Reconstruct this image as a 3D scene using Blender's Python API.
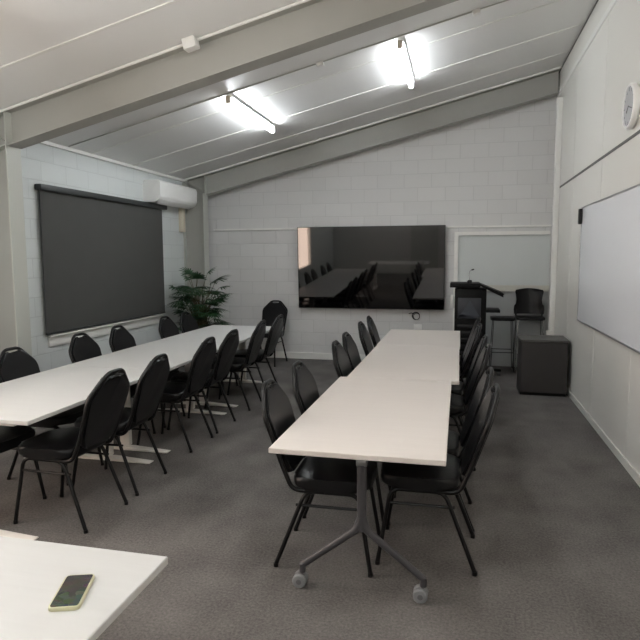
import bpy, bmesh, math, random
from mathutils import Vector, Matrix, Euler

random.seed(7)
PI = math.pi
scene = bpy.context.scene
for o in list(bpy.data.objects):
    bpy.data.objects.remove(o)
COL = scene.collection

# ------------------------------------------------------------------ camera, world, exposure
cam_data = bpy.data.cameras.new('camera')
cam_data.sensor_fit = 'HORIZONTAL'
cam_data.sensor_width = 36.0
cam_data.lens = 590.0 / 640.0 * 36.0
cam_data.clip_start = 0.05
cam_data.clip_end = 60
cam = bpy.data.objects.new('camera', cam_data)
COL.objects.link(cam)
cam.matrix_world = Matrix((
    (0.97326883, -0.02074209, 0.22873031, 0.0),
    (0.22964123, 0.10333855, -0.96777376, 0.0),
    (-0.00356301, 0.99442994, 0.10533943, 1.6),
    (0, 0, 0, 1)))
scene.camera = cam

world = bpy.data.worlds.new('world')
scene.world = world
world.use_nodes = True
world.node_tree.nodes['Background'].inputs[0].default_value = (0.6, 0.7, 0.9, 1)
world.node_tree.nodes['Background'].inputs[1].default_value = 0.3

scene.view_settings.view_transform = 'Standard'
scene.view_settings.look = 'None'
scene.view_settings.gamma = 1
scene.view_settings.use_curve_mapping = False
scene.view_settings.exposure = 1.88

TUBE_BACK = 14.5        # strength of the tubes seen on the ceiling
TUBE_FRONT = 22.0
FILL_REAR = 30.0       # unseen lamps added behind the camera as fill light
WINDOW_GLOW = 2.9

# ------------------------------------------------------------------ dimensions
XL, XR = -4.235, 1.264
YB, YF = 8.97, -2.3
def ceil_z(x):
    return 2.808 + 0.236 * (x - XL)

# ------------------------------------------------------------------ materials
def srgb(r, g, b):
    f = lambda c: (c / 12.92) if c <= 0.04045 else ((c + 0.055) / 1.055) ** 2.4
    return (f(r / 255), f(g / 255), f(b / 255), 1)

def mat(name, col, rough=0.5, metal=0.0, spec=0.5, noise=0.0, nscale=8.0, bump=0.0, bscale=200.0,
        emit=None, estr=0.0, coat=0.0, rnoise=0.0):
    m = bpy.data.materials.new(name)
    m.use_nodes = True
    nt = m.node_tree
    b = nt.nodes['Principled BSDF']
    b.inputs['Base Color'].default_value = col
    b.inputs['Roughness'].default_value = rough
    b.inputs['Metallic'].default_value = metal
    b.inputs['Specular IOR Level'].default_value = spec
    b.inputs['Coat Weight'].default_value = coat
    tc = nt.nodes.new('ShaderNodeTexCoord')
    if noise > 0 or rnoise > 0:
        n = nt.nodes.new('ShaderNodeTexNoise')
        n.inputs['Scale'].default_value = nscale
        n.inputs['Detail'].default_value = 4
        nt.links.new(tc.outputs['Object'], n.inputs['Vector'])
        if noise > 0:
            r = nt.nodes.new('ShaderNodeMapRange')
            r.inputs['From Min'].default_value = 0.3
            r.inputs['From Max'].default_value = 0.7
            r.inputs['To Min'].default_value = 1 - noise
            r.inputs['To Max'].default_value = 1 + noise
            nt.links.new(n.outputs['Fac'], r.inputs['Value'])
            mx = nt.nodes.new('ShaderNodeVectorMath')
            mx.operation = 'SCALE'
            mx.inputs[0].default_value = col[:3]
            nt.links.new(r.outputs['Result'], mx.inputs['Scale'])
            nt.links.new(mx.outputs['Vector'], b.inputs['Base Color'])
        if rnoise > 0:
            r2 = nt.nodes.new('ShaderNodeMapRange')
            r2.inputs['From Min'].default_value = 0.3
            r2.inputs['From Max'].default_value = 0.7
            r2.inputs['To Min'].default_value = max(0.02, rough - rnoise)
            r2.inputs['To Max'].default_value = rough + rnoise
            nt.links.new(n.outputs['Fac'], r2.inputs['Value'])
            nt.links.new(r2.outputs['Result'], b.inputs['Roughness'])
    if bump > 0:
        n2 = nt.nodes.new('ShaderNodeTexNoise')
        n2.inputs['Scale'].default_value = bscale
        n2.inputs['Detail'].default_value = 3
        nt.links.new(tc.outputs['Object'], n2.inputs['Vector'])
        bp = nt.nodes.new('ShaderNodeBump')
        bp.inputs['Strength'].default_value = bump
        bp.inputs['Distance'].default_value = 0.01
        nt.links.new(n2.outputs['Fac'], bp.inputs['Height'])
        nt.links.new(bp.outputs['Normal'], b.inputs['Normal'])
    if emit:
        b.inputs['Emission Color'].default_value = emit
        b.inputs['Emission Strength'].default_value = estr
    return m

def block_mat(name, col, axis, off=(0, 0)):
    m = mat(name, col, 0.55, bump=0.0)
    nt = m.node_tree
    b = nt.nodes['Principled BSDF']
    tc = nt.nodes.new('ShaderNodeTexCoord')
    sp = nt.nodes.new('ShaderNodeSeparateXYZ')
    cb = nt.nodes.new('ShaderNodeCombineXYZ')
    nt.links.new(tc.outputs['Object'], sp.inputs[0])
    nt.links.new(sp.outputs[axis], cb.inputs[0])
    nt.links.new(sp.outputs[2], cb.inputs[1])
    ad = nt.nodes.new('ShaderNodeVectorMath')
    ad.operation = 'ADD'
    ad.inputs[1].default_value = (20 + off[0], off[1], 0)
    nt.links.new(cb.outputs[0], ad.inputs[0])
    br = nt.nodes.new('ShaderNodeTexBrick')
    br.offset = 0.5
    br.inputs['Scale'].default_value = 1.0
    br.inputs['Mortar Size'].default_value = 0.007
    br.inputs['Mortar Smooth'].default_value = 0.6
    br.inputs['Bias'].default_value = 0
    br.inputs['Brick Width'].default_value = 0.40
    br.inputs['Row Height'].default_value = 0.20
    c = col
    br.inputs['Color1'].default_value = c
    br.inputs['Color2'].default_value = (c[0] * 0.965, c[1] * 0.965, c[2] * 0.965, 1)
    br.inputs['Mortar'].default_value = (c[0] * 0.86, c[1] * 0.86, c[2] * 0.86, 1)
    nt.links.new(ad.outputs[0], br.inputs['Vector'])
    nt.links.new(br.outputs['Color'], b.inputs['Base Color'])
    nz = nt.nodes.new('ShaderNodeTexNoise')
    nz.inputs['Scale'].default_value = 60
    nz.inputs['Detail'].default_value = 5
    nt.links.new(tc.outputs['Object'], nz.inputs['Vector'])
    ml = nt.nodes.new('ShaderNodeMath')
    ml.operation = 'MULTIPLY_ADD'
    ml.inputs[1].default_value = -1.0
    nt.links.new(br.outputs['Fac'], ml.inputs[0])
    m2 = nt.nodes.new('ShaderNodeMath')
    m2.operation = 'MULTIPLY'
    m2.inputs[1].default_value = 0.35
    nt.links.new(nz.outputs['Fac'], m2.inputs[0])
    nt.links.new(m2.outputs[0], ml.inputs[2])
    bp = nt.nodes.new('ShaderNodeBump')
    bp.inputs['Strength'].default_value = 0.35
    bp.inputs['Distance'].default_value = 0.006
    nt.links.new(ml.outputs[0], bp.inputs['Height'])
    nt.links.new(bp.outputs['Normal'], b.inputs['Normal'])
    return m

def carpet_mat():
    m = bpy.data.materials.new('carpet')
    m.use_nodes = True
    nt = m.node_tree
    b = nt.nodes['Principled BSDF']
    b.inputs['Roughness'].default_value = 1.0
    b.inputs['Specular IOR Level'].default_value = 0.1
    tc = nt.nodes.new('ShaderNodeTexCoord')
    def noise(scale, detail, vec=None):
        n = nt.nodes.new('ShaderNodeTexNoise')
        n.inputs['Scale'].default_value = scale
        n.inputs['Detail'].default_value = detail
        nt.links.new(vec or tc.outputs['Object'], n.inputs['Vector'])
        return n
    n1 = noise(75, 8)
    n1.inputs['Roughness'].default_value = 0.75
    n2 = noise(2.8, 7)
    mp = nt.nodes.new('ShaderNodeMapping')
    mp.inputs['Scale'].default_value = (3.4, 1.5, 1)
    nt.links.new(tc.outputs['Object'], mp.inputs['Vector'])
    n3 = noise(1.0, 4, mp.outputs[0])
    a = nt.nodes.new('ShaderNodeMath'); a.operation = 'ADD'
    nt.links.new(n2.outputs['Fac'], a.inputs[0])
    nt.links.new(n3.outputs['Fac'], a.inputs[1])
    ah = nt.nodes.new('ShaderNodeMath'); ah.operation = 'MULTIPLY_ADD'
    ah.inputs[1].default_value = 0.55
    ah.inputs[2].default_value = 0.45
    nt.links.new(a.outputs[0], ah.inputs[0])
    a2 = nt.nodes.new('ShaderNodeMath'); a2.operation = 'MULTIPLY_ADD'
    a2.inputs[1].default_value = 1.7
    nt.links.new(n1.outputs['Fac'], a2.inputs[0])
    nt.links.new(ah.outputs[0], a2.inputs[2])
    r = nt.nodes.new('ShaderNodeMapRange')
    r.inputs['From Min'].default_value = 1.35
    r.inputs['From Max'].default_value = 2.35
    nt.links.new(a2.outputs[0], r.inputs['Value'])
    cr = nt.nodes.new('ShaderNodeMix')
    cr.data_type = 'RGBA'
    cr.inputs[6].default_value = srgb(58, 56, 55)
    cr.inputs[7].default_value = srgb(132, 128, 125)
    nt.links.new(r.outputs['Result'], cr.inputs[0])
    nt.links.new(cr.outputs[2], b.inputs['Base Color'])
    bp = nt.nodes.new('ShaderNodeBump')
    bp.inputs['Strength'].default_value = 0.6
    bp.inputs['Distance'].default_value = 0.01
    nt.links.new(n1.outputs['Fac'], bp.inputs['Height'])
    nt.links.new(bp.outputs['Normal'], b.inputs['Normal'])
    return m

def laminate(name, col, rough):
    m = mat(name, col, rough)
    nt = m.node_tree
    b = nt.nodes['Principled BSDF']
    tc = nt.nodes.new('ShaderNodeTexCoord')
    mp = nt.nodes.new('ShaderNodeMapping')
    mp.inputs['Scale'].default_value = (1.2, 28, 1)
    nt.links.new(tc.outputs['Object'], mp.inputs['Vector'])
    n = nt.nodes.new('ShaderNodeTexNoise')
    n.inputs['Scale'].default_value = 1.5
    n.inputs['Detail'].default_value = 4
    nt.links.new(mp.outputs[0], n.inputs['Vector'])
    cr = nt.nodes.new('ShaderNodeMix')
    cr.data_type = 'RGBA'
    cr.inputs[6].default_value = (col[0] * 0.94, col[1] * 0.935, col[2] * 0.93, 1)
    cr.inputs[7].default_value = (min(1, col[0] * 1.04), min(1, col[1] * 1.04), min(1, col[2] * 1.04), 1)
    nt.links.new(n.outputs['Fac'], cr.inputs[0])
    nt.links.new(cr.outputs[2], b.inputs['Base Color'])
    return m

M = {}
M['carpet'] = carpet_mat()
M['block'] = block_mat('painted_block', srgb(207, 207, 206), 0, (0.03, -0.02))
M['block_left'] = block_mat('painted_block_left', srgb(208, 213, 212), 1, (0.0, 0.0))
M['panel_wall'] = mat('wall_panel_white', srgb(216, 215, 209), 0.30, spec=0.5, noise=0.008, nscale=1.5)
M['plain_wall'] = mat('plain_wall', srgb(200, 200, 196), 0.6, noise=0.01)
M['ceiling'] = mat('ceiling_panel', srgb(230, 230, 228), 0.38, noise=0.01, nscale=2.0)
M['white_trim'] = mat('white_trim', srgb(226, 226, 222), 0.4, noise=0.01)
M['steel'] = mat('grey_painted_steel', srgb(162, 162, 156), 0.42, noise=0.015, nscale=3)
M['steel_light'] = mat('light_painted_steel', srgb(180, 182, 175), 0.42, noise=0.015, nscale=3)
M['dark_gap'] = mat('dark_joint', srgb(95, 95, 92), 0.6, noise=0.02)
M['table_warm'] = laminate('table_laminate_warm', srgb(204, 197, 191), 0.40)
M['table_white'] = laminate('table_laminate_white', srgb(196, 196, 194), 0.40)
M['edge_warm'] = mat('table_edge', srgb(180, 174, 166), 0.5, noise=0.01)
M['white_leg'] = mat('white_powder_coat', srgb(225, 222, 216), 0.45, noise=0.01)
M['grey_leg'] = mat('graphite_powder_coat', srgb(58, 57, 60), 0.42, noise=0.02, nscale=30)
M['caster_grey'] = mat('caster_grey', srgb(118, 120, 122), 0.5, noise=0.02)
M['caster_dark'] = mat('caster_dark', srgb(90, 90, 92), 0.5, noise=0.02)
M['chair_frame'] = mat('black_powder_coat', srgb(13, 13, 14), 0.34, spec=0.3, noise=0.05, nscale=40)
M['vinyl'] = mat('black_vinyl', srgb(13, 13, 15), 0.33, spec=0.3, noise=0.06, nscale=25, bump=0.08, bscale=350)
M['tv_screen'] = mat('tv_glass', srgb(3, 3, 4), 0.035, spec=0.75, noise=0.02)
M['tv_bezel'] = mat('tv_bezel', srgb(20, 20, 21), 0.4, noise=0.02)
M['blind'] = mat('blind_fabric', srgb(72, 72, 70), 0.85, noise=0.025, nscale=5, bump=0.15, bscale=500)
M['blind_case'] = mat('blind_case', srgb(50, 53, 53), 0.45, noise=0.02)
M['wb'] = mat('whiteboard_surface', srgb(220, 223, 227), 0.08, spec=0.5, noise=0.004)
M['alu'] = mat('aluminium', srgb(165, 166, 168), 0.35, metal=0.8, noise=0.02)
M['plastic_white'] = mat('white_plastic', srgb(232, 232, 230), 0.35, noise=0.008)
M['plastic_cream'] = mat('cream_plastic', srgb(208, 200, 182), 0.5, noise=0.02)
M['plastic_black'] = mat('black_plastic', srgb(15, 15, 17), 0.42, spec=0.35, noise=0.03, nscale=20)
M['clock_face'] = mat('clock_face', srgb(190, 192, 196), 0.25, noise=0.01)
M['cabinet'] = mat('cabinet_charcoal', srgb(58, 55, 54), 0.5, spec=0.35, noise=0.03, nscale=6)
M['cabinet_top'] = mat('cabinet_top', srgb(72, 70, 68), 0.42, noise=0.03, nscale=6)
M['lectern'] = mat('lectern_black', srgb(9, 9, 10), 0.5, spec=0.15, noise=0.04, nscale=15)
M['lectern_panel'] = mat('lectern_panel', srgb(36, 39, 46), 0.5, noise=0.03)
M['lectern_mark'] = mat('lectern_mark', srgb(47, 51, 59), 0.5, noise=0.02)
M['paper'] = mat('paper', srgb(190, 190, 188), 0.7, noise=0.01)
M['chrome'] = mat('chrome', srgb(190, 190, 192), 0.18, metal=1.0, noise=0.01)
M['leaf'] = mat('palm_leaf', srgb(30, 66, 34), 0.45, noise=0.3, nscale=6)
M['cane'] = mat('palm_cane', srgb(70, 62, 38), 0.7, noise=0.2, nscale=20)
M['pot'] = mat('brown_pot', srgb(92, 58, 40), 0.6, noise=0.08, nscale=10)
M['soil'] = mat('soil', srgb(48, 38, 30), 0.95, noise=0.3, nscale=40, bump=0.5, bscale=60)
M['phone_case'] = mat('phone_case', srgb(186, 183, 150), 0.35, noise=0.02)
M['phone_dark'] = mat('phone_back', srgb(30, 30, 28), 0.4, noise=0.02)
M['tube'] = mat('lit_tube', (0.9, 0.95, 1, 1), 0.3, noise=0.001, emit=(0.93, 0.97, 1.0, 1), estr=TUBE_BACK)
M['tube_front'] = mat('lit_tube_front', (0.9, 0.95, 1, 1), 0.3, noise=0.001, emit=(1.0, 0.985, 0.965, 1), estr=TUBE_FRONT)
M['fill_tube'] = mat('lit_fill_tube', (0.9, 0.95, 1, 1), 0.3, noise=0.001, emit=(1.0, 0.99, 0.975, 1), estr=FILL_REAR)
M['window_glow'] = mat('daylit_window', (0.8, 0.7, 0.6, 1), 0.3, noise=0.002, emit=(1.0, 0.76, 0.62, 1), estr=WINDOW_GLOW)
M['door_paint'] = mat('door_paint', srgb(176, 176, 172), 0.45, noise=0.02)
M['opening_panel'] = mat('opening_panel', srgb(197, 202, 201), 0.5, noise=0.015, nscale=2)
M['opening_low'] = mat('opening_low_panel', srgb(165, 167, 166), 0.5, noise=0.03, nscale=3)
M['rail_timber'] = mat('rail_paint', srgb(196, 194, 184), 0.5, noise=0.02)

def phone_mat():
    m = mat('phone_display', srgb(62, 64, 54), 0.12, noise=0.0)
    nt = m.node_tree
    b = nt.nodes['Principled BSDF']
    tc = nt.nodes.new('ShaderNodeTexCoord')
    mp = nt.nodes.new('ShaderNodeMapping')
    mp.inputs['Scale'].default_value = (45, 60, 1)
    nt.links.new(tc.outputs['Object'], mp.inputs['Vector'])
    v = nt.nodes.new('ShaderNodeTexVoronoi')
    v.inputs['Scale'].default_value = 1.0
    nt.links.new(mp.outputs[0], v.inputs['Vector'])
    mx = nt.nodes.new('ShaderNodeMix')
    mx.data_type = 'RGBA'
    mx.inputs[0].default_value = 0.025
    mx.inputs[6].default_value = srgb(44, 45, 38)
    nt.links.new(v.outputs['Color'], mx.inputs[7])
    nt.links.new(mx.outputs[2], b.inputs['Base Color'])
    nt.links.new(mx.outputs[2], b.inputs['Emission Color'])
    b.inputs['Emission Strength'].default_value = 0.15
    return m
M['phone_screen'] = phone_mat()

# ------------------------------------------------------------------ mesh helpers
def V(*a):
    return Vector(a)

class MB:
    """collects shapes in one bmesh"""
    def __init__(self):
        self.bm = bmesh.new()

    def box(self, c, s, bevel=0.0, rot=None, seg=2):
        r = bmesh.ops.create_cube(self.bm, size=1.0)
        vs = r['verts']
        for v in vs:
            v.co = Vector((v.co.x * s[0], v.co.y * s[1], v.co.z * s[2]))
        if bevel > 0:
            es = list({e for v in vs for e in v.link_edges})
            rb = bmesh.ops.bevel(self.bm, geom=es, offset=bevel, segments=seg, affect='EDGES', profile=0.5)
            vs = list({v for f in rb['faces'] for v in f.verts} | {v for v in vs if v.is_valid})
        mt = (rot.to_matrix() if isinstance(rot, Euler) else rot) if rot is not None else None
        for v in vs:
            if mt is not None:
                v.co = mt @ v.co
            v.co += Vector(c)
        return self

    def span(self, a, b, bevel=0.0, seg=2):
        a, b = Vector(a), Vector(b)
        d = b - a
        return self.box((a + b) / 2, (abs(d.x), abs(d.y), abs(d.z)), bevel, seg=seg)

    def tube(self, pts, r, n=10, caps=True, r2=None, flat=None):
        pts = [Vector(p) for p in pts]
        N = len(pts)
        t0 = (pts[1] - pts[0]).normalized()
        up = Vector((0, 0, 1)) if abs(t0.z) < 0.9 else Vector((0, 1, 0))
        nrm = t0.cross(up).normalized()
        rings = []
        prev = t0
        for i, p in enumerate(pts):
            if i == 0:
                t = t0
            elif i == N - 1:
                t = (pts[i] - pts[i - 1]).normalized()
            else:
                t = ((pts[i + 1] - pts[i]).normalized() + (pts[i] - pts[i - 1]).normalized()).normalized()
            q = prev.rotation_difference(t)
            nrm = (q @ nrm).normalized()
            prev = t
            bn = t.cross(nrm).normalized()
            rr = r if r2 is None else r + (r2 - r) * i / (N - 1)
            fa, fb = (1, 1) if flat is None else flat
            rings.append([self.bm.verts.new(p + rr * (fa * math.cos(2 * PI * k / n) * nrm + fb * math.sin(2 * PI * k / n) * bn)) for k in range(n)])
        for a, b in zip(rings[:-1], rings[1:]):
            for k in range(n):
                self.bm.faces.new((a[k], a[(k + 1) % n], b[(k + 1) % n], b[k]))
        if caps:
            self.bm.faces.new(list(reversed(rings[0])))
            self.bm.faces.new(rings[-1])
        return self

    def cyl(self, a, b, r, n=16, r2=None):
        return self.tube([a, b], r, n, True, r2)

    def lathe(self, prof, c=(0, 0, 0), n=28, axis='z'):
        rings = []
        for r, z in prof:
            ring = []
            for k in range(n):
                a = 2 * PI * k / n
                if axis == 'z':
                    p = V(r * math.cos(a), r * math.sin(a), z)
                elif axis == 'x':
                    p = V(z, r * math.cos(a), r * math.sin(a))
                else:
                    p = V(r * math.cos(a), z, r * math.sin(a))
                ring.append(self.bm.verts.new(p + Vector(c)))
            rings.append(ring)
        for a, b in zip(rings[:-1], rings[1:]):
            for k in range(n):
                self.bm.faces.new((a[k], a[(k + 1) % n], b[(k + 1) % n], b[k]))
        self.bm.faces.new(list(reversed(rings[0])))
        self.bm.faces.new(rings[-1])
        return self

    def prism(self, poly, fn0, fn1, bevel=0.0, seg=2):
        """polygon (a,b) -> two mapped caps"""
        v0 = [self.bm.verts.new(Vector(fn0(a, b))) for a, b in poly]
        v1 = [self.bm.verts.new(Vector(fn1(a, b))) for a, b in poly]
        n = len(poly)
        f0 = self.bm.faces.new(list(reversed(v0)))
        f1 = self.bm.faces.new(v1)
        for k in range(n):
            self.bm.faces.new((v0[k], v0[(k + 1) % n], v1[(k + 1) % n], v1[k]))
        if bevel > 0:
            es = list(f0.edges) + list(f1.edges)
            bmesh.ops.bevel(self.bm, geom=es, offset=bevel, segments=seg, affect='EDGES', profile=0.5)
        return self

    def quad(self, a, b, c, d):
        self.bm.faces.new([self.bm.verts.new(Vector(p)) for p in (a, b, c, d)])
        return self

    def build(self, name, m, parent=None, smooth=True, angle=40, loc=None):
        bmesh.ops.recalc_face_normals(self.bm, faces=self.bm.faces)
        me = bpy.data.meshes.new(name)
        self.bm.to_mesh(me)
        self.bm.free()
        if isinstance(m, str):
            m = M[m]
        me.materials.append(m)
        if smooth:
            me.shade_smooth()
            me.set_sharp_from_angle(angle=math.radians(angle))
        o = bpy.data.objects.new(name, me)
        COL.objects.link(o)
        if parent is not None:
            o.parent = parent
        if loc is not None:
            o.location = loc
        return o

def fillet(pts, r, n=5):
    pts = [Vector(p) for p in pts]
    out = [pts[0]]
    for i in range(1, len(pts) - 1):
        p = pts[i]
        a = pts[i - 1] - p
        b = pts[i + 1] - p
        rr = min(r, a.length * 0.48, b.length * 0.48)
        a = p + a.normalized() * rr
        b = p + b.normalized() * rr
        for k in range(n + 1):
            t = k / n
            out.append((1 - t) ** 2 * a + 2 * t * (1 - t) * p + t * t * b)
    out.append(pts[-1])
    return out

def round_poly(poly, r, n=5):
    out = []
    N = len(poly)
    for i in range(N):
        p = V(poly[i][0], poly[i][1], 0)
        a = V(*poly[i - 1], 0) - p
        b = V(*poly[(i + 1) % N], 0) - p
        rr = min(r, a.length * 0.45, b.length * 0.45)
        a = p + a.normalized() * rr
        b = p + b.normalized() * rr
        for k in range(n + 1):
            t = k / n
            q = (1 - t) ** 2 * a + 2 * t * (1 - t) * p + t * t * b
            out.append((q.x, q.y))
    return out

def tag(o, label, cat, group=None):
    o['label'] = label
    o['category'] = cat
    if group:
        o['group'] = group
    return o

def thing(name, label, cat, loc=(0, 0, 0), rz=0.0, group=None):
    o = bpy.data.objects.new(name, None)
    o.empty_display_size = 0.1
    COL.objects.link(o)
    o.location = loc
    o.rotation_euler = (0, 0, rz)
    return tag(o, label, cat, group)

def struct(o):
    o['kind'] = 'structure'
    return o

def dup(root, label, loc, rz):
    kids = {}
    for ob in list(COL.objects):
        if ob.parent is not None:
            kids.setdefault(ob.parent.name, []).append(ob)
    r = root.copy()
    COL.objects.link(r)
    r.location = loc
    r.rotation_euler = (0, 0, rz)
    r['label'] = label
    for ch in kids.get(root.name, []):
        c = ch.copy()
        COL.objects.link(c)
        c.parent = r
        for g in kids.get(ch.name, []):
            d = g.copy()
            COL.objects.link(d)
            d.parent = c
    return r

# ------------------------------------------------------------------ room shell
T_ = 0.12
struct(MB().span((XL - T_, YF - T_, -0.1), (XR + T_, YB + T_, 0)).build('floor', 'carpet'))

def wall_poly_x(name, y0, y1, m):      # gable wall following the slope of the ceiling
    zt = lambda x: ceil_z(x) + 0.03
    b = MB()
    b.prism([(XL - T_, 0), (XR + T_, 0), (XR + T_, zt(XR + T_)), (XL - T_, zt(XL - T_))],
            lambda x, z: (x, y0, z), lambda x, z: (x, y1, z))
    return struct(b.build(name, m, smooth=False))
wall_poly_x('wall_back', YB, YB + T_, 'block')
wall_poly_x('wall_front', YF - T_, YF, 'plain_wall')

# left wall with the window hole of the front bay
WY0, WY1, WZ0, WZ1 = 1.0, 2.45, 0.62, 1.95
b = MB()
b.span((XL - T_, WY1, 0), (XL, YB, 2.84))
b.span((XL - T_, YF, 0), (XL, WY0, 2.84))
b.span((XL - T_, WY0, 0), (XL, WY1, WZ0))
b.span((XL - T_, WY0, WZ1), (XL, WY1, 2.84))
struct(b.build('wall_left', 'block_left', smooth=False))
struct(MB().span((XR, YF, 0), (XR + T_, YB, ceil_z(XR) + 0.03)).build('wall_right', 'panel_wall', smooth=False))

b = MB()
b.prism([(XL - T_, ceil_z(XL - T_)), (XR + T_, ceil_z(XR + T_)), (XR + T_, ceil_z(XR + T_) + 0.1), (XL - T_, ceil_z(XL - T_) + 0.1)],
        lambda x, z: (x, YF - T_, z), lambda x, z: (x, YB + T_, z))
struct(b.build('ceiling', 'ceiling', smooth=False))

def slope_bar(y0, y1, d0, d1, x0=XL + 0.01, x1=XR - 0.01):
    """bar following the ceiling slope between two depths under it"""
    b = MB()
    b.prism([(x0, ceil_z(x0) - d1), (x1, ceil_z(x1) - d1), (x1, ceil_z(x1) - d0), (x0, ceil_z(x0) - d0)],
            lambda x, z: (x, y0, z), lambda x, z: (x, y1, z))
    return b

# joint strips of the ceiling panels
n_trim = 0
def trim(bm, m='white_trim'):
    global n_trim
    n_trim += 1
    return struct(bm.build('trim_%d' % n_trim, m, smooth=False))
for y in (7.15, 8.03, 6.24, 3.905, 3.02, 2.13, 1.25, 0.37, -0.5, -1.4):
    trim(slope_bar(y - 0.016, y + 0.016, 0.0, 0.007))
# strip between ceiling and left wall, and trims of the right wall
trim(MB().span((XL, YF, ceil_z(XL) - 0.03), (XL + 0.03, YB, ceil_z(XL) + 0.008)))
trim(MB().span((XR - 0.012, YF, 3.775), (XR, 8.9, 3.835)))
trim(MB().span((XR - 0.006, YF, ceil_z(XR) - 0.022), (XR, YB, ceil_z(XR))), 'dark_gap')
trim(MB().span((XR - 0.005, YF, 2.497), (XR, 8.9, 2.521)), 'dark_gap')
for y in (6.05, 4.8, 3.55, 2.3, 7.5):
    trim(MB().span((XR - 0.002, y - 0.003, 0.07), (XR, y + 0.003, 3.77)), 'panel_wall')
struct(MB().span((XR - 0.012, YF, 0), (XR, YB - 0.02, 0.065)).build('baseboard_right', 'panel_wall', smooth=False))
struct(MB().span((XL + 0.4, YB - 0.015, 0), (-0.1, YB, 0.10)).build('baseboard_back', 'white_trim', smooth=False))

# blocked opening behind the lectern
trim(MB().span((-0.085, YB - 0.045, 0), (-0.028, YB, 1.965)))
trim(MB().span((-0.028, YB - 0.045, 1.915), (1.235, YB, 1.965)))
trim(MB().span((-0.028, YB - 0.012, 1.19), (1.24, YB, 1.915)), 'opening_panel')
trim(MB().span((-0.028, YB - 0.055, 1.105), (1.24, YB, 1.19)), 'rail_timber')
trim(MB().span((-0.028, YB - 0.012, 0), (1.24, YB, 1.105)), 'opening_low')

# windows
w = struct(MB().span((XL - 0.07, WY0 + 0.05, WZ0 + 0.05), (XL - 0.05, WY1 - 0.05, WZ1 - 0.05)).build('window_1', 'window_glow'))
fb = MB()
fb.span((XL - 0.09, WY0, WZ0), (XL + 0.02, WY0 + 0.05, WZ1))
fb.span((XL - 0.09, WY1 - 0.05, WZ0), (XL + 0.02, WY1, WZ1))
fb.span((XL - 0.09, WY0 + 0.05, WZ0), (XL + 0.02, WY1 - 0.05, WZ0 + 0.05))
fb.span((XL - 0.09, WY0 + 0.05, WZ1 - 0.05), (XL + 0.02, WY1 - 0.05, WZ1))
fb.build('window_frame', 'white_trim', w, smooth=False)
d = struct(MB().span((-1.6, YF, 0), (-0.7, YF + 0.03, 2.05)).build('door_1', 'door_paint', smooth=False))
MB().cyl((-0.78, YF + 0.03, 1.0), (-0.78, YF + 0.08, 1.0), 0.012).cyl((-0.78, YF + 0.075, 1.0), (-0.9, YF + 0.075, 1.0), 0.01).build('door_handle', 'alu', d)

# ------------------------------------------------------------------ steel portal frames
def column(yc, label):
    t = thing('steel_column', label, 'column', (0, yc, 0), 0, 'steel columns along the window wall')
    x1 = -3.885
    zt = ceil_z(x1) - 0.30
    MB().prism([(XL + 0.012, 0), (x1 - 0.012, 0), (x1 - 0.012, ceil_z(x1 - 0.012) - 0.289), (XL + 0.012, ceil_z(XL + 0.012) - 0.289)],
               lambda x, z: (x, -0.006, z), lambda x, z: (x, 0.006, z)).build('web', 'steel', t, smooth=False)
    MB().span((x1 - 0.012, -0.088, 0), (x1, 0.088, zt + 0.005)).build('flange', 'steel_light', t, smooth=False)
    MB().span((XL + 0.001, -0.088, 0), (XL + 0.012, 0.088, ceil_z(XL) - 0.04)).build('flange', 'steel_light', t, smooth=False)
    return t

def rafter(yc, label):
    t = thing('steel_rafter', label, 'beam', (0, yc, 0), 0, 'steel rafters under the ceiling')
    x0, x1 = XL + 0.36, XR - 0.02
    def bar(y0, y1, d0, d1, xa=x0, xb=x1):
        return slope_bar(y0, y1, d0, d1, xa, xb)
    bar(-0.006, 0.006, 0.014, 0.296, XL + 0.03).build('web', 'steel', t, smooth=False)
    bar(-0.088, 0.088, 0.296, 0.31, XL + 0.36).build('flange', 'steel', t, smooth=False)
    bar(-0.088, 0.088, 0.002, 0.014, XL + 0.03).build('flange', 'steel', t, smooth=False)
    # stiffener plate over the column flange, and the knee gusset
    xs = -3.885
    MB().span((xs - 0.012, -0.085, ceil_z(xs) - 0.289), (xs, -0.006, ceil_z(xs) - 0.015)).build('stiffener', 'steel_light', t, smooth=False)
    zc = ceil_z(xs) - 0.30
    b = MB()
    b.prism([(xs - 0.012, zc), (XL + 0.05, zc - 0.085), (XL + 0.05, zc - 0.073), (xs - 0.012, zc + 0.012)],
            lambda x, z: (x, -0.085, z), lambda x, z: (x, -0.006, z))
    b.build('stiffener', 'steel_light', t, smooth=False)
    b = MB()
    b.prism([(xs - 0.012, zc + 0.01), (XL + 0.05, zc + 0.17), (XL + 0.05, zc + 0.182), (xs - 0.012, zc + 0.022)],
            lambda x, z: (x, -0.05, z), lambda x, z: (x, -0.006, z))
    b.build('stiffener', 'steel', t, smooth=False)
    return t

for yc, lab in ((4.61, 'grey steel column standing at the near edge of the roller blind'),
                (8.70, 'grey steel column in the far left corner behind the palm')):
    column(yc, lab)
for yc, lab in ((4.61, 'large grey sloping steel rafter crossing the room nearest the viewer'),
                (8.78, 'grey sloping steel rafter along the top of the far block wall')):
    rafter(yc, lab)

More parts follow.
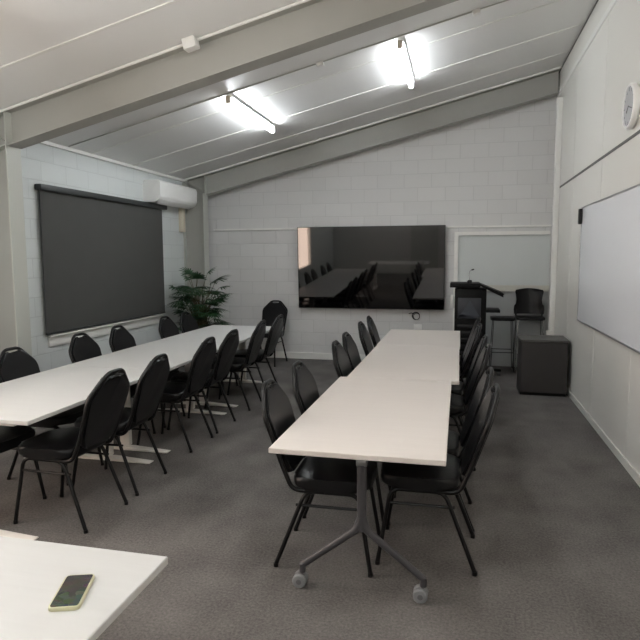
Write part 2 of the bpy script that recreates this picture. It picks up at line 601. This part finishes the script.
# conduits
ct = thing('conduit', 'white conduit with a junction box along the top of the near rafter', 'conduit', (0, 4.500, 0))
b = MB()
b.tube([(XL + 0.05, 0, ceil_z(XL + 0.05) - 0.016), (XR - 0.03, 0, ceil_z(XR - 0.03) - 0.016)], 0.013, 10)
b.build('pipe', 'white_trim', ct)
jx = -2.09
MB().box((jx, -0.03, ceil_z(jx) - 0.045), (0.11, 0.09, 0.085), 0.008, Euler((0, -math.atan(0.236), 0))).build('junction_box', 'white_trim', ct)
ct = thing('conduit', 'thin grey conduit with a small box crossing the ceiling by the lamps', 'conduit', (0, 5.80, 0))
MB().tube([(XL + 0.05, 0, ceil_z(XL + 0.05) - 0.006), (XR - 0.03, 0, ceil_z(XR - 0.03) - 0.006)], 0.006, 8).build('pipe', 'steel_light', ct)
for jx in (-1.36, 0.1):
    MB().box((jx, 0, ceil_z(jx) - 0.022), (0.07, 0.06, 0.042), 0.006, Euler((0, -math.atan(0.236), 0))).build('junction_box', 'white_trim', ct)
ct = tag(slope_bar(8.62, 8.65, 0.0, 0.02).build('conduit', 'white_trim', smooth=False), 'white strip where the ceiling meets the far rafter', 'trim strip')
tag(MB().span((-3.87, YB - 0.022, 2.035), (-2.47, YB, 2.06)).build('conduit', 'white_trim', smooth=False),
    'white conduit on the block wall left of the television', 'conduit')
tag(MB().span((-0.19, YB - 0.022, 2.025), (1.25, YB, 2.05)).build('conduit', 'white_trim', smooth=False),
    'white conduit above the blocked opening right of the television', 'conduit')
pp = thing('downpipe', 'white square trunking running down the far end of the right wall', 'pipe', (XR - 0.038, 8.46, 0))
MB().span((-0.037, -0.03, 0.60), (0.037, 0.03, 3.66), 0.006).build('trunking', 'white_trim', pp)
MB().span((-0.065, -0.04, 0.53), (0.037, 0.04, 0.60), 0.006).build('outlet_box', 'white_trim', pp)

# ------------------------------------------------------------------ lamps
def lamp(x, y0, y1, label, m, drop=0.0):  # drop hangs the unseen lamps lower, shaped to brighten the ceiling
    z = ceil_z(x) - drop
    yc = (y0 + y1) / 2
    L = y1 - y0
    t = thing('batten_light', label, 'ceiling light', (x, yc, z - 0.065), 0, 'fluorescent battens on the ceiling')
    MB().box((0.008, 0, 0.042), (0.06, L + 0.02, 0.02), 0.006, Euler((0, -math.atan(0.236), 0))).build('batten', 'plastic_white', t)
    for s in (-1, 1):
        MB().box((0, s * (L / 2 + 0.018), 0.012), (0.052, 0.035, 0.075), 0.006).build('lamp_holder', 'plastic_cream', t)
    for s in (-1, 1):
        MB().box((0.008, s * L * 0.3, 0.055 + drop / 2), (0.016, 0.03, 0.006 + drop)).build('bracket', 'steel', t)
    MB().cyl((0, -L / 2, 0), (0, L / 2, 0), 0.026, 16).build('tube', m, t)
lamp(-2.335, 5.86, 7.31, 'lit fluorescent batten on the ceiling nearer the roller blind', 'tube')
lamp(-0.60, 5.90, 7.24, 'lit fluorescent batten on the ceiling nearer the whiteboard wall', 'tube')
lamp(-3.0, 1.75, 3.1, 'lit fluorescent batten over the near end, on the window side', 'tube_front', 0.5)
lamp(-0.60, 1.95, 3.3, 'lit fluorescent batten over the near end, on the whiteboard side', 'tube_front', 0.5)
lamp(-2.335, -1.7, -0.3, 'unseen fill batten added at the rear of the room, on the window side', 'fill_tube', 0.5)  # rear pair added out of view to fill the room from the front
lamp(-0.60, -1.7, -0.3, 'unseen fill batten added at the rear of the room, on the whiteboard side', 'fill_tube', 0.5)

# ------------------------------------------------------------------ tables
def pedestal_table(name, label, x0, x1, y0, y1, legs, m='table_white', along='y', group=None):
    """white top on white T legs; legs = positions along the length"""
    xc, yc = (x0 + x1) / 2, (y0 + y1) / 2
    t = thing(name, label, 'table', (xc, yc, 0), 0, group)
    MB().span((x0 - xc, y0 - yc, 0.697), (x1 - xc, y1 - yc, 0.722), 0.003, 1).build('tabletop', m, t)
    for s in legs:
        if along == 'y':
            px, py = 0.01, s - yc
            ax = V(1, 0, 0)
        else:
            px, py = s - xc, 0
            ax = V(0, 1, 0)
        W = (x1 - x0) if along == 'y' else (y1 - y0)
        ex = lambda l, wd, h: (l, wd, h) if along == 'y' else (wd, l, h)
        g = MB()
        g.box((px, py, 0.37), ex(0.085, 0.05, 0.65), 0.005)
        leg = g.build('leg', 'white_leg', t)
        h = W * 0.43
        q = MB()
        poly = [(-h, 0.008), (-h, 0.014), (-0.06, 0.034), (0.06, 0.034), (h, 0.014), (h, 0.008)]
        if along == 'y':
            q.prism(poly, lambda a, z: (px + a, py - 0.036, z), lambda a, z: (px + a, py + 0.036, z), 0.002, 1)
        else:
            q.prism(poly, lambda a, z: (px - 0.036, py + a, z), lambda a, z: (px + 0.036, py + a, z), 0.002, 1)
        for sgn in (-1, 1):
            c = V(px, py, 0) + ax * (sgn * (h - 0.04))
            q.cyl(c, c + V(0, 0, 0.009), 0.02, 14)
        q.build('foot', 'white_leg', leg)
        q = MB()
        q.box((px, py, 0.685), ex(W * 0.7, 0.05, 0.024), 0.003)
        q.build('support_arm', 'white_leg', leg)
    q = MB()
    if along == 'y':
        q.span((-0.03, legs[0] - yc + 0.03, 0.655), (0.05, legs[1] - yc - 0.03, 0.685), 0.003)
    else:
        q.span((legs[0] - xc + 0.03, -0.03, 0.655), (legs[1] - xc - 0.03, 0.03, 0.685), 0.003)
    q.build('beam', 'white_leg', t)
    return t

gT = 'white tables of the window side row'
pedestal_table('meeting_table', 'white table nearest the viewer in the row by the roller blind', -3.155, -2.265, 2.675, 4.182, (2.74, 4.05), group=gT)
pedestal_table('meeting_table', 'middle white table of the row by the roller blind', -3.155, -2.25, 4.186, 5.700, (4.31, 5.53), group=gT)
pedestal_table('meeting_table', 'farthest white table of the row by the roller blind, near the palm', -3.15, -2.25, 5.704, 7.195, (5.85, 7.05), group=gT)
pedestal_table('meeting_table', 'white table in the near left corner with a phone lying on it', -2.50, -0.822, 0.72, 1.515, (-2.32, -1.0), along='x')

def flip_table(label, x0, x1, y0, y1, legs, xl):
    xc, yc = (x0 + x1) / 2, (y0 + y1) / 2
    t = thing('flip_top_table', label, 'table', (xc, yc, 0), 0, 'white tables of the row down the middle')
    MB().span((x0 - xc, y0 - yc, 0.696), (x1 - xc, y1 - yc, 0.722), 0.003, 1).build('tabletop', 'table_warm', t)
    for s in legs:
        px, py = xl - xc, s - yc
        g = MB()
        J = V(px, py, 0.325)
        g.tube([(px, py, 0.645), (px, py, 0.50), J + V(0, 0, -0.01)], 0.024, 14, r2=0.022, flat=(1.0, 0.85))
        for sg in (-1, 1):
            e = V(px + sg * 0.297, py, 0.105)
            g.tube(fillet([J + V(0, 0, 0.05), J + V(sg * 0.02, 0, -0.005), e], 0.04), 0.024, 12, r2=0.017, flat=(1, 0.8))
            g.cyl(e + V(-sg * 0.006, 0, 0.012), e + V(-sg * 0.006, 0, -0.03), 0.016, 12)
        leg = g.build('leg_frame', 'grey_leg', t)
        q = MB()
        q.cyl((px - 0.024, py, 0.655), (px + 0.024, py, 0.655), 0.027, 18)
        q.span((px - 0.014, py - 0.012, 0.655), (px + 0.014, py + 0.012, 0.69))
        q.span((px - 0.03, py - 0.045, 0.682), (px + 0.03, py + 0.045, 0.697), 0.003)
        q.build('pivot', 'alu', leg)
        for sg in (-1, 1):
            cx, cy_ = px + sg * 0.297 - sg * 0.006 - 0.012, py
            c = MB()
            for dy in (-0.019, 0.019):
                c.lathe([(0.014, -0.012), (0.029, -0.012), (0.0345, -0.007), (0.0345, 0.007), (0.029, 0.012), (0.014, 0.012)],
                        (cx, cy_ + dy, 0.035), 24, 'y')
            ca = c.build('caster', 'caster_grey', leg)
            c = MB()
            c.cyl((cx, cy_ - 0.034, 0.035), (cx, cy_ + 0.034, 0.035), 0.013, 14)
            c.tube([(cx, cy_, 0.04), (cx + 0.012, py, 0.075)], 0.0085, 10)
            # hub belongs with the fork of the wheel
            c.build('caster_hub', 'caster_dark', leg)
    q = MB()
    q.tube([(xl - xc, legs[0] - yc + 0.028, 0.662), (xl - xc, legs[1] - yc - 0.028, 0.662)], 0.02, 12)
    q.build('beam', 'grey_leg', t)
    return t

flip_table('white flip top table at the near end of the middle row', -0.848, -0.040, 2.535, 4.228, (2.645, 4.10), -0.426)
flip_table('white flip top table in the middle of the middle row', -0.797, 0.013, 4.232, 5.895, (4.285, 5.80), -0.40)
flip_table('white flip top table at the far end of the middle row, by the lectern', -0.805, 0.020, 5.899, 7.20, (6.32, 7.07), -0.40)

# ------------------------------------------------------------------ banquet chair (faces +x, origin between the rear feet)
def back_xz(z):        # centre line of the leaning back
    return 0.062 - (z - 0.45) * 0.335

def make_chair(label, loc, rz):
    t = thing('banquet_chair', label, 'chair', loc, rz, None)
    # seat cushion
    poly = round_poly([(0.085, -0.205), (0.30, -0.226), (0.483, -0.205), (0.495, 0.0), (0.483, 0.205), (0.30, 0.226), (0.085, 0.205)], 0.075, 5)
    s = MB()
    s.prism(poly, lambda a, b: (a, b, 0.425), lambda a, b: (a, b, 0.487), 0.022, 3)
    s.build('seat', 'vinyl', t, angle=60)
    # padded back
    prof = round_poly([(-0.12, 0.475), (0.12, 0.475), (0.168, 0.565), (0.192, 0.765), (0.183, 0.800), (0.078, 0.908), (0.050, 0.908),
                       (0.047, 0.888), (-0.047, 0.888), (-0.050, 0.908), (-0.078, 0.908), (-0.183, 0.800), (-0.192, 0.765), (-0.168, 0.565)], 0.014, 4)
    s = MB()
    s.prism(prof, lambda a, z: (back_xz(z) - 0.017, a, z - 0.006), lambda a, z: (back_xz(z) + 0.022, a, z + 0.007), 0.012, 3)
    s.build('backrest', 'vinyl', t, angle=60)
    # tube round the back, bent under the seat
    def P(a, z):
        return V(back_xz(z), a, z)
    half = [V(0.26, 0.185, 0.414), V(0.085, 0.187, 0.414), P(0.184, 0.53), P(0.200, 0.770), P(0.192, 0.806), P(0.074, 0.927)]
    path = half + [V(p.x, -p.y, p.z) for p in reversed(half)]
    s = MB()
    s.tube(fillet(path, 0.042, 5), 0.0125, 10)
    s.build('back_frame', 'chair_frame', t)
    # legs: each half of an inverted U, and the side stretchers
    for sg in (-1, 1):
        y0, y1 = sg * 0.182, sg * 0.207
        for xt, xm, xf in ((0.155, 0.29, 0.0), (0.43, 0.29, 0.494)):
            s = MB()
            s.tube(fillet([(xm, y0, 0.410), (xt, y0, 0.410), (xf, y1, 0.012)], 0.055, 6), 0.0118, 10)
            s.cyl((xf + (0.0006 if xf == 0 else -0.0006), y1, 0.0), (xf, y1, 0.02), 0.0135, 10)
            s.build('leg', 'chair_frame', t)
        s = MB()
        s.cyl((0.105, sg * 0.187, 0.335), (0.44, sg * 0.187, 0.335), 0.008, 8)
        s.build('stretcher', 'chair_frame', t)
    s = MB()
    s.cyl((0.30, -0.18, 0.41), (0.30, 0.18, 0.41), 0.010, 8)
    s.build('crossbar', 'chair_frame', t)
    return t

ORD = ['nearest', 'second', 'third', 'fourth', 'fifth', 'sixth']
rows = [
    ('L', 'chairs on the window side of the left row', 0.0,
     [(-3.172, 3.08), (-3.168, 3.73), (-3.19, 4.58), (-3.19, 5.18), (-3.19, 6.14), (-3.19, 6.66)]),
    ('R', 'chairs on the aisle side of the left row', PI,
     [(-2.095, 3.11), (-2.10, 3.67), (-2.13, 4.575), (-2.13, 5.12), (-2.13, 5.95), (-2.12, 6.56)]),
    ('C', 'chairs on the left side of the middle row', 0.0,
     [(-0.905, 3.00), (-0.905, 3.59), (-0.862, 4.57), (-0.885, 5.12), (-0.90, 6.02), (-0.905, 6.63)]),
    ('D', 'chairs on the right side of the middle row', PI,
     [(0.105, 3.14), (0.10, 3.62), (0.135, 4.66), (0.135, 5.20), (0.115, 6.06), (0.125, 6.68)]),
]
WHERE = {
    'L': 'black chair on the window side of the left table row, %s from the viewer',
    'R': 'black chair on the aisle side of the left table row, %s from the viewer',
    'C': 'black chair on the left side of the middle table row, %s from the viewer',
    'D': 'black chair on the right side of the middle table row, %s from the viewer',
}
proto = None
jit = random.Random(3)
for key, grp, rz, spots in rows:
    for i, (x, y) in enumerate(spots):
        lab = WHERE[key] % ORD[i]
        if i == 0:
            lab = lab.replace('nearest from the viewer', 'nearest the viewer')
        a = rz + jit.uniform(-0.03, 0.03)
        if proto is None:
            o = proto = make_chair(lab, (x, y, 0), a)
        else:
            o = dup(proto, lab, (x, y, 0), a)
        o['group'] = grp
o = dup(proto, 'lone black chair against the far block wall, facing the viewer', (-2.79, 8.70, 0), -PI / 2 - 0.08)
if 'group' in o:
    del o['group']

# ------------------------------------------------------------------ television
t = thing('television', 'large black wall mounted television on the far block wall', 'television', (-1.325, YB, 0.825))
t.rotation_euler = (math.radians(2.7), 0, 0)
MB().span((-1.113, -0.095, 0), (1.113, -0.045, 1.243), 0.004).build('bezel', 'tv_bezel', t)
MB().span((-1.103, -0.0965, 0.014), (1.103, -0.0945, 1.235)).build('screen', 'tv_screen', t, smooth=False)
MB().span((-0.35, -0.046, 0.3), (0.35, 0.003, 0.9), 0.004).build('wall_mount', 'plastic_black', t)

# coiled cable under it and the small box beside it
s = MB()
for k, (dx, dz, r) in enumerate(((0, 0, 0.052), (0.006, -0.004, 0.046), (-0.004, 0.005, 0.056))):
    pts = [V(-0.625 + dx + r * math.cos(a), YB - 0.012 - 0.006 * k, 0.715 + dz + r * 1.05 * math.sin(a)) for a in [i * 2 * PI / 28 for i in range(29)]]
    s.tube(pts, 0.0045, 8, caps=False)
s.tube([(-0.665, YB - 0.02, 0.75), (-0.70, YB - 0.02, 0.765), (-0.735, YB - 0.015, 0.75)], 0.006, 8)
tag(s.build('cable', 'plastic_black'), 'coiled black cable hanging on the wall under the television', 'cable')
s = thing('socket_box', 'white socket on the block wall under the coiled cable', 'socket', (-0.60, YB, 0.55))
MB().span((-0.06, -0.012, -0.04), (0.06, 0, 0.04), 0.004).build('plate', 'plastic_white', s)
tag(MB().span((-0.125, YB - 0.075, 0.855), (-0.078, YB - 0.046, 1.045), 0.004).build('switch_box', 'white_trim'),
    'small white box on the opening frame beside the television', 'box')

# ------------------------------------------------------------------ roller blind and sill
t = thing('roller_blind', 'dark grey roller blind pulled down on the block wall', 'blind', (XL, 6.58, 0.80))
MB().span((0.035, -1.275, 0.018), (0.039, 1.29, 1.52)).build('blind_fabric', 'blind', t, smooth=False)
MB().span((0.002, -1.30, 1.495), (0.085, 1.375, 1.558), 0.012).build('cassette', 'blind_case', t)
MB().span((0.028, -1.275, 0.0), (0.047, 1.29, 0.022), 0.004).build('bottom_bar', 'blind_case', t)
MB().tube([(0.05, -1.285, 1.50), (0.05, -1.287, 0.35)], 0.003, 6).build('chain', 'blind_case', t)
t = thing('window_ledge', 'white ledge under the roller blind', 'ledge', (XL, 6.57, 0.665))
MB().span((0, -1.2, 0), (0.022, 1.2, 0.105), 0.003).build('apron', 'white_trim', t)
MB().span((0, -1.22, 0.105), (0.055, 1.22, 0.122), 0.003).build('shelf', 'white_trim', t)

# ------------------------------------------------------------------ air conditioner
t = thing('air_conditioner', 'white split air conditioner high on the left wall', 'air conditioner', (XL, 8.0, 2.365))
prof = round_poly([(0.0, 0.0), (0.22, 0.0), (0.295, 0.06), (0.30, 0.27), (0.27, 0.295), (0.0, 0.295)], 0.03, 4)
s = MB()
s.prism(prof, lambda x, z: (x * 0.885, -0.58, z), lambda x, z: (x * 0.885, 0.575, z), 0.012, 3)
s.build('housing', 'plastic_white', t)
MB().box((0.20, 0, 0.012), (0.10, 0.98, 0.012), 0.003, Euler((0, -0.67, 0))).build('louvre', 'plastic_white', t)
tag(MB().span((XL, 8.46, 2.0), (XL + 0.07, 8.56, 2.363), 0.01).build('pipe_duct', 'plastic_cream'),
    'cream pipe duct running down below the air conditioner', 'duct')

# ------------------------------------------------------------------ whiteboard, clock
t = thing('whiteboard', 'large whiteboard with thin grey frame on the right wall', 'whiteboard', (XR, 5.55, 0.918))
Hh, L0, L1 = 1.20, -1.20, 1.24
MB().span((-0.02, L0 + 0.012, 0.012), (-0.002, L1 - 0.012, Hh - 0.012)).build('writing_surface', 'wb', t, smooth=False)
s = MB()
for a, c in (((-0.024, L0, 0), (-0.002, L1, 0.014)), ((-0.024, L0, Hh - 0.014), (-0.002, L1, Hh)),
             ((-0.024, L0, 0.014), (-0.002, L0 + 0.014, Hh - 0.014)), ((-0.024, L1 - 0.014, 0.014), (-0.002, L1, Hh - 0.014))):
    s.span(a, c)
s.build('frame', 'alu', t, smooth=False)
tag(MB().box((XR - 0.040, 6.76, 2.02), (0.035, 0.065, 0.16), 0.008).build('whiteboard_eraser', 'plastic_black'),
    'black eraser stuck on the upper far corner of the whiteboard', 'eraser')

t = thing('wall_clock', 'round white clock high on the right wall above the whiteboard', 'clock', (XR, 5.03, 2.73))
s = MB()
s.lathe([(0.150, 0), (0.165, -0.01), (0.166, -0.045), (0.160, -0.052), (0.148, -0.052), (0.146, -0.042), (0.02, -0.041)], (0, 0, 0), 48, 'x')
s.build('rim', 'plastic_white', t)
s = MB()
s.lathe([(0.146, -0.040), (0.146, -0.0435), (0.01, -0.0435)], (0, 0, 0), 48, 'x')
s.build('face', 'clock_face', t)
s = MB()
for k in range(12):
    a = k * PI / 6
    c = V(-0.0445, 0.125 * math.sin(a), 0.125 * math.cos(a))
    s.box(c, (0.001, 0.006, 0.022 if k % 3 else 0.03), 0, Euler((-a, 0, 0)))
s.build('hour_marks', 'plastic_black', t, smooth=False)
for a, l, w_ in ((2.2, 0.07, 0.008), (4.4, 0.105, 0.006)):
    MB().box(V(-0.047, l * 0.42 * math.sin(a), l * 0.42 * math.cos(a)), (0.002, w_, l), 0, Euler((-a, 0, 0))).build('hand', 'plastic_black', t, smooth=False)

# ------------------------------------------------------------------ lectern
t = thing('lectern', 'black lectern with a sloping top and a blue-grey front panel', 'lectern', (0.15, 8.0, 0))
body = MB()
body.span((-0.205, -0.10, 0.06), (0.195, 0.34, 1.19), 0.006)
body.build('body', 'lectern', t)
MB().span((-0.165, -0.106, 0.80), (0.128, -0.099, 1.07), 0.003).build('front_panel', 'lectern_panel', t)
s = MB()
s.prism([(-0.15, 0.82), (-0.01, 1.035), (0.115, 0.83)], lambda x, z: (x, -0.106, z), lambda x, z: (x, -0.1085, z))
s.prism([(-0.15, 0.86), (-0.04, 0.835), (0.115, 0.82), (0.115, 0.81), (-0.15, 0.81)], lambda x, z: (x, -0.106, z), lambda x, z: (x, -0.1085, z))
s.build('emblem', 'lectern_mark', t, smooth=False)
s = MB()
for i in range(7):
    s.span((-0.165, -0.104, 0.14 + i * 0.088), (0.15, -0.099, 0.19 + i * 0.088), 0.002)
s.build('grille', 'plastic_black', t)
MB().span((-0.27, -0.15, 1.205), (0.115, 0.38, 1.262), 0.008).build('top_shelf', 'lectern', t)
s = MB()
s.prism([(0.10, 1.232), (0.40, 1.083), (0.395, 1.112), (0.41, 1.125), (0.405, 1.13), (0.10, 1.262)],
        lambda x, z: (x, -0.15, z), lambda x, z: (x, 0.38, z), 0.003, 1)
s.build('sloping_top', 'lectern', t)
MB().span((-0.14, -0.12, 1.190), (0.10, 0.3, 1.216), 0.004).build('neck', 'lectern', t)
MB().span((0.178, -0.08, 0.88), (0.37, 0.32, 0.915), 0.004).build('side_shelf', 'lectern', t)
for yy in (0.22,):
    MB().span((-0.22, yy - 0.03, 0.06), (0.42, yy + 0.03, 0.09), 0.006).build('base_bar', 'lectern', t)
for xx, yy in ((0.39, 0.22), (-0.19, 0.22), (-0.14, -0.06), (0.13, -0.06)):
    c = MB()
    c.lathe([(0.01, -0.02), (0.03, -0.02), (0.03, 0.02), (0.01, 0.02)], (xx, yy, 0.03), 18, 'x')
    c.build('caster', 'caster_dark', t)
mic = thing('microphone', 'small gooseneck microphone standing on the lectern top', 'microphone', (0.13, 7.95, 1.262))
MB().lathe([(0.032, 0), (0.032, 0.02), (0.024, 0.04), (0.008, 0.042)], (0, 0, 0), 18).build('base', 'plastic_black', mic)
MB().tube(fillet([(0, 0, 0.04), (-0.012, 0, 0.10), (0.0, 0, 0.16), (0.03, -0.01, 0.172)], 0.04), 0.0042, 8).build('gooseneck', 'chrome', mic)
MB().cyl((0.02, -0.008, 0.170), (0.052, -0.016, 0.178), 0.009, 10).build('capsule', 'plastic_black', mic)

# ------------------------------------------------------------------ stools
t = thing('backless_stool', 'tall backless black stool on thin wire legs beside the lectern', 'stool', (0.60, 8.62, 0))
s = MB()
s.prism(round_poly([(-0.165, -0.16), (0.165, -0.16), (0.165, 0.16), (-0.165, 0.16)], 0.07), lambda a, b: (a, b, 0.735 - 0.1 * abs(b)), lambda a, b: (a, b, 0.762), 0.008, 2)
s.build('seat', 'plastic_black', t, angle=60)
for sg in (-1, 1):
    s = MB()
    s.tube(fillet([(sg * 0.125, -0.14, 0.74), (sg * 0.155, -0.175, 0.008), (sg * 0.155, 0.175, 0.008), (sg * 0.125, 0.14, 0.74)], 0.03), 0.005, 8)
    s.build('leg', 'plastic_black', t)
for yy in (-0.163, 0.163):
    MB().cyl((-0.143, yy, 0.28), (0.143, yy, 0.28), 0.006, 8).build('footrest', 'plastic_black', t)

t = thing('bar_stool', 'tall black plastic stool with curved backrest behind the charcoal cabinet', 'stool', (0.962, 8.62, 0))
s = MB()
s.prism(round_poly([(-0.19, -0.18), (0.19, -0.18), (0.185, 0.17), (-0.185, 0.17)], 0.06), lambda a, b: (a, b, 0.745 + 0.12 * max(0, -b - 0.1) * -1), lambda a, b: (a, b, 0.772), 0.008, 2)
s.build('seat', 'plastic_black', t, angle=60)
# curved backrest shell
s = MB()
rowsz = [(0.795, 0.200), (0.86, 0.205), (0.915, 0.198), (0.94, 0.178), (1.0, 0.170), (1.06, 0.178), (1.11, 0.190), (1.135, 0.182), (1.145, 0.13)]
def shell(off):
    g = []
    for z, hw in rowsz:
        r = []
        for k in range(13):
            u = -1 + 2 * k / 12
            bulge = 0.012 * (1 - u * u) if z > 1.13 else 0
            r.append(s.bm.verts.new(V(u * hw, 0.185 - 0.06 * u * u + 0.10 * (z - 0.8) * 0.6 + off, z + bulge)))
        g.append(r)
    return g
ga, gb = shell(0.0), shell(0.014)
nr, nc = len(rowsz), 13
for g in (ga, gb):
    for i in range(nr - 1):
        for k in range(nc - 1):
            s.bm.faces.new((g[i][k], g[i][k + 1], g[i + 1][k + 1], g[i + 1][k]))
for i in range(nr - 1):
    for k in (0, nc - 1):
        s.bm.faces.new((ga[i][k], ga[i + 1][k], gb[i + 1][k], gb[i][k]))
for k in range(nc - 1):
    for i in (0, nr - 1):
        s.bm.faces.new((ga[i][k], ga[i][k + 1], gb[i][k + 1], gb[i][k]))
s.build('backrest', 'plastic_black', t, angle=70)
for sg in (-1, 1):
    s = MB()
    s.cyl((sg * 0.175, 0.12, 0.755), (sg * 0.175, 0.145, 0.86), 0.012, 10)
    s.build('back_support', 'plastic_black', t)
for sx in (-1, 1):
    for sy in (-1, 1):
        s = MB()
        s.tube([(sx * 0.165, sy * 0.13, 0.75), (sx * 0.19, sy * 0.18, 0.0)], 0.010, 10)
        s.build('leg', 'chrome', t)
for yy in (-1, 1):
    MB().cyl((-0.178, yy * 0.163, 0.26), (0.178, yy * 0.163, 0.26), 0.008, 8).build('footrest', 'chrome', t)

# ------------------------------------------------------------------ cabinet
t = thing('cabinet', 'low charcoal cabinet standing against the right wall', 'cabinet', (0.965, 7.10, 0))
MB().span((-0.255, 0.02, 0.0), (0.250, 0.42, 0.035)).build('plinth', 'plastic_black', t, smooth=False)
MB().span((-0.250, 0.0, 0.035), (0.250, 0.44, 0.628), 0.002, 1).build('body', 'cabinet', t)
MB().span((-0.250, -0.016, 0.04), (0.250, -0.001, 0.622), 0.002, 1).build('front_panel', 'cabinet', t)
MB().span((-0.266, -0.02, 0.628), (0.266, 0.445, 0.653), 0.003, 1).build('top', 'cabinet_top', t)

# ------------------------------------------------------------------ palm
t = thing('potted_palm', 'dark green potted palm in the far left corner', 'plant', (-3.74, 8.05, 0))
MB().lathe([(0.13, 0), (0.15, 0.02), (0.19, 0.34), (0.20, 0.36), (0.20, 0.39), (0.18, 0.39), (0.175, 0.35), (0.02, 0.35)], (0, 0, 0), 30).build('pot', 'pot', t)
MB().lathe([(0.02, 0.345), (0.176, 0.345), (0.175, 0.362), (0.01, 0.368)], (0, 0, 0), 24).build('soil', 'soil', t)
rp = random.Random(21)
canes, leaves = MB(), MB()
def leaflet(base, d, up, L, w_):
    d = d.normalized()
    side = d.cross(up)
    if side.length < 1e-3:
        side = V(1, 0, 0)
    side.normalize()
    prev = None
    for k in range(6):
        f = k / 5
        c = base + d * (L * f) + V(0, 0, -0.32 * L * f * f)
        ww = w_ * (0.35 + 0.65 * math.sin(PI * min(1, f * 0.85 + 0.12))) * (1 if k < 5 else 0.15)
        a, m_, e = c - side * ww, c + V(0, 0, -0.25 * ww), c + side * ww
        # keep foliage off the walls
        cur = [leaves.bm.verts.new(q) for q in (a, m_, e)]
        if prev:
            leaves.bm.faces.new((prev[0], prev[1], cur[1], cur[0]))
            leaves.bm.faces.new((prev[1], prev[2], cur[2], cur[1]))
        prev = cur
def fan(tip, az, pitch, L, n=11, spread=2.7):
    fwd = V(math.cos(az) * math.cos(pitch), math.sin(az) * math.cos(pitch), math.sin(pitch))
    side = V(-math.sin(az), math.cos(az), 0)
    up = side.cross(fwd) * -1
    for i in range(n):
        a = (i / (n - 1) - 0.5) * spread
        leaflet(tip, fwd * math.cos(a) + side * math.sin(a), up, L * (1 - 0.25 * abs(a) / spread * 2) * rp.uniform(0.85, 1.15), 0.0105)
specs = []
for i in range(95):
    az = rp.uniform(0, 2 * PI)
    specs.append((az, rp.uniform(0.10, 0.36), rp.uniform(0.55, 1.18), rp.uniform(0.18, 0.27)))
specs += [(2.7, 0.20, 1.36, 0.21), (0.6, 0.14, 1.38, 0.21), (3.3, 0.14, 1.28, 0.2), (-1.2, 0.10, 1.30, 0.22), (-0.12, 0.30, 1.28, 0.27), (2.2, 0.1, 1.33, 0.2), (0.1, 0.2, 1.24, 0.22)]
for az, rad, z, L in specs:
    x, y = rad * math.cos(az), rad * math.sin(az)
    y = min(y, 0.24)
    b0 = V(rp.uniform(-0.09, 0.09), rp.uniform(-0.09, 0.09), 0.35)
    tip = V(x, y, z)
    mid = V(b0.x * 0.8 + x * 0.25, b0.y * 0.8 + y * 0.25, 0.35 + (z - 0.35) * 0.62)
    canes.tube(fillet([b0, mid, tip], 0.2, 5), 0.007, 6, r2=0.003)
    fan(tip, az, rp.uniform(-0.1, 0.7) if z < 1.2 else rp.uniform(0.6, 1.1), L)
canes.build('stems', 'cane', t)
lo = leaves.build('foliage', 'leaf', t, smooth=False)
# nothing of the foliage reaches through the walls or the column
for v in lo.data.vertices:
    wx, wy = v.co.x - 3.74, v.co.y + 8.05
    if wx < XL + 0.03:
        v.co.x = XL + 0.03 + 3.74 + 0.02 * rp.random()
    if wy < 7.96 and wx < XL + 0.12:
        v.co.x = XL + 0.12 + 3.74 + 0.02 * rp.random()
    if wy > 8.58 and wx < -3.85:
        v.co.y = 8.58 - 8.05 - 0.02 * rp.random()
    if wy > YB - 0.03:
        v.co.y = YB - 0.03 - 8.05

# ------------------------------------------------------------------ phone
ang = math.atan2(0.146, -0.052) - PI / 2
t = thing('phone', 'smartphone in a pale yellow case lying on the near left table', 'phone', (-0.974, 1.279, 0.722), ang)
def rr(w_, l, r):
    return round_poly([(-w_, -l), (w_, -l), (w_, l), (-w_, l)], r, 4)
MB().prism(rr(0.0385, 0.0775, 0.010), lambda a, b: (a, b, 0.0), lambda a, b: (a, b, 0.0105), 0.002, 2).build('case', 'phone_case', t)
MB().prism(rr(0.0345, 0.0735, 0.008), lambda a, b: (a, b, 0.0100), lambda a, b: (a, b, 0.0112)).build('screen', 'phone_screen', t)
